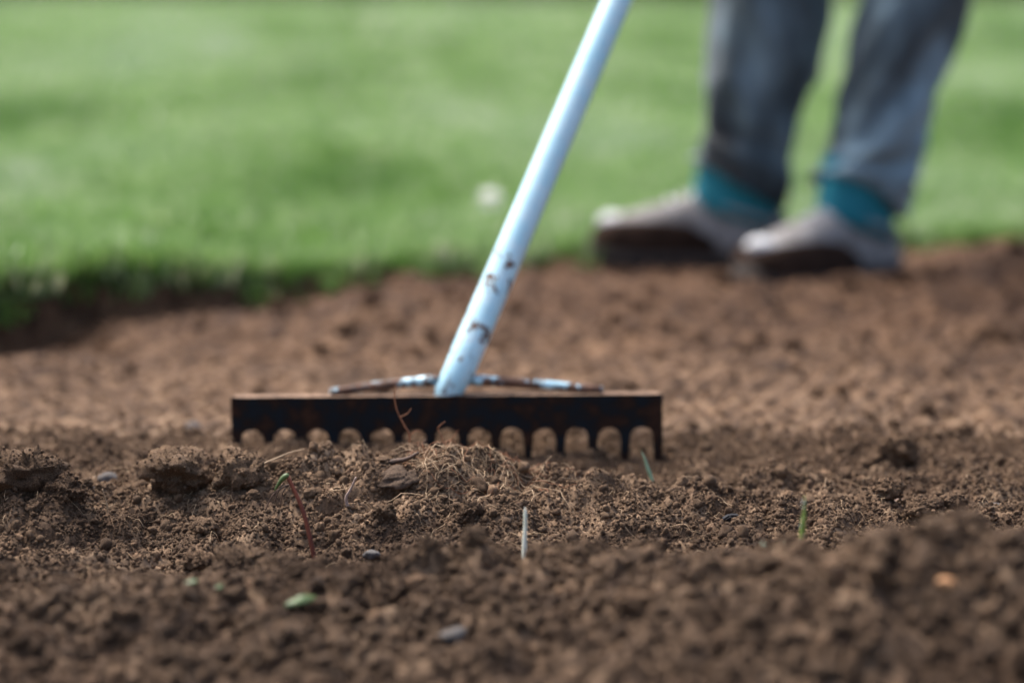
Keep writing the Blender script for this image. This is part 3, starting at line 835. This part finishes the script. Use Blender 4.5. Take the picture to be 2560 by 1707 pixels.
# fine fibres everywhere in the turned soil: uncountable
w = [(root_walk(random.uniform(-.42, .42), random.uniform(1.66, 2.05), random.uniform(.008, .03), 6, .002, .5, None, random.choice((0, 0, .004))), random.uniform(.00018, .0004)) for _ in range(420)]
fb = strands('root_fibres', w, M_ROOT, 'scattered hair-thin root fibres all over the near soil', 'root fibres', 3)
fb['kind'] = 'stuff'

# red stem with green bud
b = surf(-.1440, 1.745, -.010)
stem = tag(empty('plant_stem', b), 'thin red-brown plant stem leaning left with a green bud on top', 'stem')
top = Vector((-.024, .030, .068))
sp_ = spline([(0, 0, 0), (-.004, .006, .018), (-.012, .018, .045), top], 16)
tube('stem', sp_, [.0019 - .0004 * i / len(sp_) for i in range(len(sp_))], M_STEM, stem, 10)
tube('bud', spline([top + Vector((.001, 0, .001)), top + Vector((-.003, 0, -.001)), top + Vector((-.007, 0, -.006)), top + Vector((-.010, 0, -.011))], 10), [.0012, .0019, .0022, .0022, .0021, .002, .0017, .0015, .0012, .001, .0008, .0006, .0004, .0003, .0002], M_BUD, stem, 10)
for k, (dx, dz) in enumerate(((-.010, -.020), (-.006, -.024), (-.017, -.026))):
    tube('rootlet', spline([top + Vector((.002, 0, -.006)), top + Vector((dx * .6, 0, dz * .5)), top + Vector((dx, .002, dz))], 8), .0005, M_ROOT_D, stem, 5)

def blade(name, base, tip, width, m, label, cat, bend=.004, fold=.0008, n=12, blunt=3.0):
    base = Vector(base); tip = Vector(tip); ax = tip - base; V, F = [], []
    side = Vector((1, 0, 0)); side = (side - ax.normalized() * side.dot(ax.normalized())).normalized(); nor = side.cross(ax).normalized()
    for i in range(n + 1):
        u = i / n; w_ = width / 2 * min(1, (1 - u) * blunt + .12) * (.75 + .25 * math.sin(math.pi * min(1, u * 1.4)))
        p = base + ax * u + side * (bend * math.sin(math.pi * u)) + side * (.0003 * math.sin(u * 9))
        V += [p - side * w_, p + nor * fold, p + side * w_, p - nor * .0004]
    for i in range(n):
        a = i * 4
        for k in range(4): F.append((a + k, a + (k + 1) % 4, a + 4 + (k + 1) % 4, a + 4 + k))
    F.append((3, 2, 1, 0)); F.append((n * 4, n * 4 + 1, n * 4 + 2, n * 4 + 3))
    o = mk(name, [v - base for v in V], F, m); o.location = base
    return tag(o, label, cat)
b = surf(.0075, 1.70, -.006); blade('straw', b, b + Vector((.0016, 0, .056)), .0036, M_STRAW, 'short white straw stalk standing upright in the soil at centre', 'straw', .001, blunt=14)
b = surf(.1185, 1.985, -.003); blade('grass_blade', b, b + Vector((-.0105, .004, .030)), .0032, M_BLADE, 'single green grass blade in front of the rake right end', 'grass blade', .001)
b = surf(.198, 1.635, -.004)
gb = blade('grass_blade', b, b + Vector((.0045, .004, .062)), .0046, M_BLADE_Y, 'dewy yellow-green grass blade rising behind the near right heap', 'grass blade', .0008)
t = NT('water'); t.set(Base_Color=(.95, 1, .95), Roughness=.02); t.p.inputs['Transmission Weight'].default_value = .9; t.p.inputs['IOR'].default_value = 1.33
for k in range(16):
    bm = bmesh.new(); bmesh.ops.create_icosphere(bm, subdivisions=2, radius=random.uniform(.0006, .0012))
    d = mk_bm('dew_drop', bm, t.m, gb); u = random.uniform(.15, .95)
    d.location = Vector((.0045 * u + random.uniform(-.0016, .0016), .004 * u - .0012, .062 * u))
# leaf scraps
def leaf(x, y, L, Wd, m, label, rz, tilt=.3):
    V, F = [], []; nn = 8
    for th_ in (0, 1):
        for i in range(nn + 1):
            u = i / nn; w_ = Wd / 2 * math.sin(math.pi * min(.98, max(.04, u))) ** .6
            for s in (-1, 0, 1):
                V.append(Vector(((u - .5) * L, s * w_, .05 * L * math.sin(math.pi * u) + (.10 * Wd if s else 0) + .03 * L * math.sin(u * 9 + s * 2) - th_ * .0004)))
    k = (nn + 1) * 3
    for i in range(nn):
        for s in range(2):
            a = i * 3 + s; F.append((a, a + 3, a + 4, a + 1)); F.append((a + k, a + k + 1, a + k + 4, a + k + 3))
        F.append((i * 3, i * 3 + k, i * 3 + 3 + k, i * 3 + 3)); a = i * 3 + 2; F.append((a, a + 3, a + 3 + k, a + k))
    o = mk('leaf', V, F, m); o.location = surf(x, y, .0075); o.rotation_euler = (tilt, -.15, rz)
    return tag(o, label, 'leaf', 'green leaf scraps on the near soil')
leaf(-.137, 1.525, .022, .007, M_LEAF, 'largest green leaf scrap lying on the near soil, left of centre', .5, .6)
leaf(-.208, 1.530, .008, .0035, M_LEAF, 'small green leaf bit, leftmost of the near scraps', .2, .5)
leaf(-.190, 1.530, .006, .0035, M_LEAF, 'tiny pale leaf bit between the two other left scraps', 1.0, .5)
leaf(.168, 1.575, .008, .006, M_BLADE, 'tiny blue-green leaf bit on the flank of the right heap', 1.2, .9)
leaf(.184, 1.60, .010, .006, M_BLADE, 'pale green leaf bit at the foot of the dewy blade', .7, .7)
leaf(.335, 1.99, .012, .006, M_BLADE_Y, 'yellow-green leaf bit right of the lone dark clod', .2, .5)
# charcoal chip
bm = bmesh.new(); bmesh.ops.create_cube(bm, size=1)
for v in bm.verts: v.co = Vector((v.co.x * .012 * (1.2 if v.co.z < 0 else .6), v.co.y * .006, v.co.z * .006 + v.co.x * .003))
bmesh.ops.bevel(bm, geom=bm.edges[:], offset=.0012, segments=2, affect='EDGES')
o = mk_bm('charcoal_chip', bm, M_CHAR, smooth=False); o.location = surf(.170, 1.825, .002); o.rotation_euler = (.2, .45, .2)
tag(o, 'small glossy black charcoal chip on soil left of the dewy blade', 'charcoal')

# ------------------------------------------------------------------ grass on the lawn
def tuft_mesh(seed, blades, hgt, spread, wid):
    rr = random.Random(seed); V, F = [], []
    for _ in range(blades):
        a = rr.uniform(0, 6.28); rad = spread * math.sqrt(rr.random()); bx, by = rad * math.cos(a), rad * math.sin(a)
        la = rr.uniform(0, 6.28); lean = rr.uniform(.15, .75); h = hgt * rr.uniform(.5, 1.1); w_ = wid * rr.uniform(.7, 1.2)
        dx, dy = math.cos(la), math.sin(la); sx_, sy_ = -dy, dx; o = len(V)
        for k in range(4):
            u = k / 3; fx = lean * h * u ** 1.8; z = h * u * (1 - .25 * lean * u); ww = w_ / 2 * (1 - u) ** .6 if k < 3 else 0
            px, py = bx + dx * fx, by + dy * fx
            if k < 3: V += [(px - sx_ * ww, py - sy_ * ww, z), (px + sx_ * ww, py + sy_ * ww, z)]
            else: V.append((px, py, z))
        F += [(o, o + 1, o + 3, o + 2), (o + 2, o + 3, o + 5, o + 4), (o + 4, o + 5, o + 6)]
    me = bpy.data.meshes.new('tuft'); me.from_pydata(V, [], F); me.update(); me.materials.append(M_GRASS)
    me.polygons.foreach_set('use_smooth', [True] * len(me.polygons))
    return bpy.data.objects.new('tuft', me)
near_t = [tuft_mesh(i, 16, .038, .018, .0032) for i in range(5)]
far_t = [tuft_mesh(50 + i, 26, .050, .06, .008) for i in range(5)]
def lawn_pts(n, d0, d1, hw0, hw1):
    u = rng.random(n); d = d0 + (d1 - d0) * u; hw = hw0 + (hw1 - hw0) * (d - d0) / (d1 - d0)
    x = rng.uniform(-1, 1, n) * hw; y = edge(np.clip(x, -6, 6)) + d
    return x, y, d
gx, gy, gs = [], [], []
x, y, d = lawn_pts(1300, -.045, .04, 1.6, 1.6); keep = rng.random(len(x)) < np.clip(.9 + d * 18 + .9 * perlin(x * 14, y * 14, 150), 0, 1); keep &= (x > -.36) | (d > -.012); x, y, d = x[keep], y[keep], d[keep]; gx.append(x); gy.append(y); gs.append(rng.uniform(.5, 1.2, len(x)))
x, y, d = lawn_pts(38000, .0, 2.6, 2.3, 3.0); gx.append(x); gy.append(y); gs.append(rng.uniform(.7, 1.35, len(x)))
gx, gy, gs = map(np.concatenate, (gx, gy, gs)); n = len(gx)
gs = gs * (1 + .35 * fbm(gx * 2.4, gy * 1.8, 3, 140))
gzz = np.where(gy < edge(gx) - .002, soil_z(gx, gy, False), lawn_z(gx, gy)) - .002
scatter('grass', np.stack([gx, gy, gzz], -1), np.stack([rng.normal(0, .12, n), rng.normal(0, .12, n), rng.uniform(0, 6.28, n)], -1),
        np.repeat(gs[:, None], 3, 1), rng.integers(0, 5, n), near_t, 'short bright green grass along the edge of the dug soil', 'grass')
gx, gy, gs = [], [], []
x, y, d = lawn_pts(34000, 2.5, 10, 3.0, 6.0); gx.append(x); gy.append(y); gs.append(rng.uniform(.7, 1.2, len(x)))
x, y, d = lawn_pts(38000, 9.5, 46, 6.0, 22); gx.append(x); gy.append(y); gs.append(rng.uniform(1.2, 2.2, len(x)) * (1 + d / 40))
gx, gy, gs = map(np.concatenate, (gx, gy, gs)); n = len(gx)
scatter('grass', np.stack([gx, gy, lawn_z(gx, gy) - .002], -1), np.stack([rng.normal(0, .1, n), rng.normal(0, .1, n), rng.uniform(0, 6.28, n)], -1),
        np.stack([gs, gs, gs * .8], -1), rng.integers(0, 5, n), far_t, 'far mown grass of the lawn running up to the hedge', 'grass')

# dead pale tufts hanging over the cut edge on the left
M_DRY = blade_mat('dry_blade', [(0, (.36, .36, .27)), (1, (.56, .56, .46))], .3, .5)
dry_t = [tuft_mesh(90 + i, 26, .040, .030, .004) for i in range(3)]
for t_ in dry_t: t_.data.materials[0] = M_DRY
ORD = ('first', 'second', 'third', 'fourth', 'fifth', 'sixth', 'seventh', 'eighth', 'ninth')
for i, (x_, d_) in enumerate(((-.615, .03), (-.58, -.01), (-.545, .05), (-.515, .00), (-.47, .02), (-.425, -.01), (-.385, .01), (-.10, .0), (.03, .02))):
    o = link(bpy.data.objects.new('dry_grass_tuft', dry_t[i % 3].data)); y_ = float(edge(x_)) + d_
    o.location = (x_, y_, float(lawn_z(np.array([x_]), np.array([y_]))[0]) - .004); o.rotation_euler = (.25, 0, i * 1.3); o.scale = (1.1, 1.1, .8 + .08 * (i % 4))
    tag(o, 'pale dead grass tuft hanging over the lawn edge, %s from the left' % ORD[i], 'grass tuft', 'dead tufts along the lawn edge')

# daisy in the grass
dx_, dy_ = -.037, 3.92
dz_ = float(lawn_z(np.array([dx_]), np.array([dy_]))[0])
daisy = tag(empty('daisy', (dx_, dy_, dz_)), 'single white daisy in the grass left of the handle', 'flower')
tube('stem', spline([(0, 0, -.005), (.002, -.002, .02), (.001, -.004, .043)], 8), .0011, M_BLADE, daisy, 6)
for k in range(14):
    a = 2 * math.pi * k / 14; c_, s_ = math.cos(a), math.sin(a); V = []
    for u, w_ in ((.15, .0016), (.6, .0034), (.9, .0028), (1, .001)):
        for s2 in (-1, 1):
            for dzz in (0, .0005):
                r_ = .021 * u; V.append((.001 + c_ * r_ - s_ * w_ * s2, -.004 - .010 * s_ * u * .0 + s_ * r_ * .6 + c_ * w_ * s2, .044 + s_ * r_ * .7 + .003 * u + dzz))
    F = []
    for i in range(3):
        a0 = i * 4; F += [(a0, a0 + 2, a0 + 6, a0 + 4), (a0 + 1, a0 + 5, a0 + 7, a0 + 3), (a0, a0 + 4, a0 + 5, a0 + 1), (a0 + 2, a0 + 3, a0 + 7, a0 + 6)]
    mk('petal', V, F, M_PETAL, daisy)
bm = bmesh.new(); bmesh.ops.create_icosphere(bm, subdivisions=2, radius=.0045); o = mk_bm('disc', bm, M_YOLK, daisy); o.location = (.001, -.005, .0455); o.scale = (1, .7, .7)

# ------------------------------------------------------------------ hedge far behind
hedge = tag(empty('hedge', (0, 44, 0)), 'dark clipped hedge along the far end of the lawn', 'hedge')
hx = np.linspace(-26, 26, 105); rings = []
for i, x in enumerate(hx):
    ring = []; yy = -x * .22
    for a in np.linspace(0, 2 * math.pi, 18, endpoint=False):
        c_, s_ = math.cos(a), math.sin(a); q = mn.noise(Vector((x * .9, c_ * 2, s_ * 2))) * .22
        ring.append(Vector((x, yy + math.copysign(abs(c_) ** .5, c_) * (.8 + q), 1.25 + math.copysign(abs(s_) ** .5, s_) * (1.35 + q))))
    rings.append(ring)
V, F = ring_loft(rings); mk('branches', V, F, M_WOOD, hedge)
V, F = [], []
for _ in range(14000):
    x = random.uniform(-26, 26); a = random.uniform(0, 6.28); c_, s_ = math.cos(a), math.sin(a)
    p = Vector((x, -x * .22 + math.copysign(abs(c_) ** .5, c_) * random.uniform(.8, 1.1), 1.25 + math.copysign(abs(s_) ** .5, s_) * random.uniform(1.3, 1.55)))
    d1 = Vector((random.gauss(0, 1), random.gauss(0, 1), random.gauss(0, 1))).normalized(); d2 = d1.orthogonal().normalized(); o = len(V); s2 = random.uniform(.06, .13)
    V += [p - d1 * s2, p + d2 * s2 * .45, p + d1 * s2, p - d2 * s2 * .45]; F.append((o, o + 1, o + 2, o + 3))
mk('foliage', V, F, M_HEDGE, hedge)
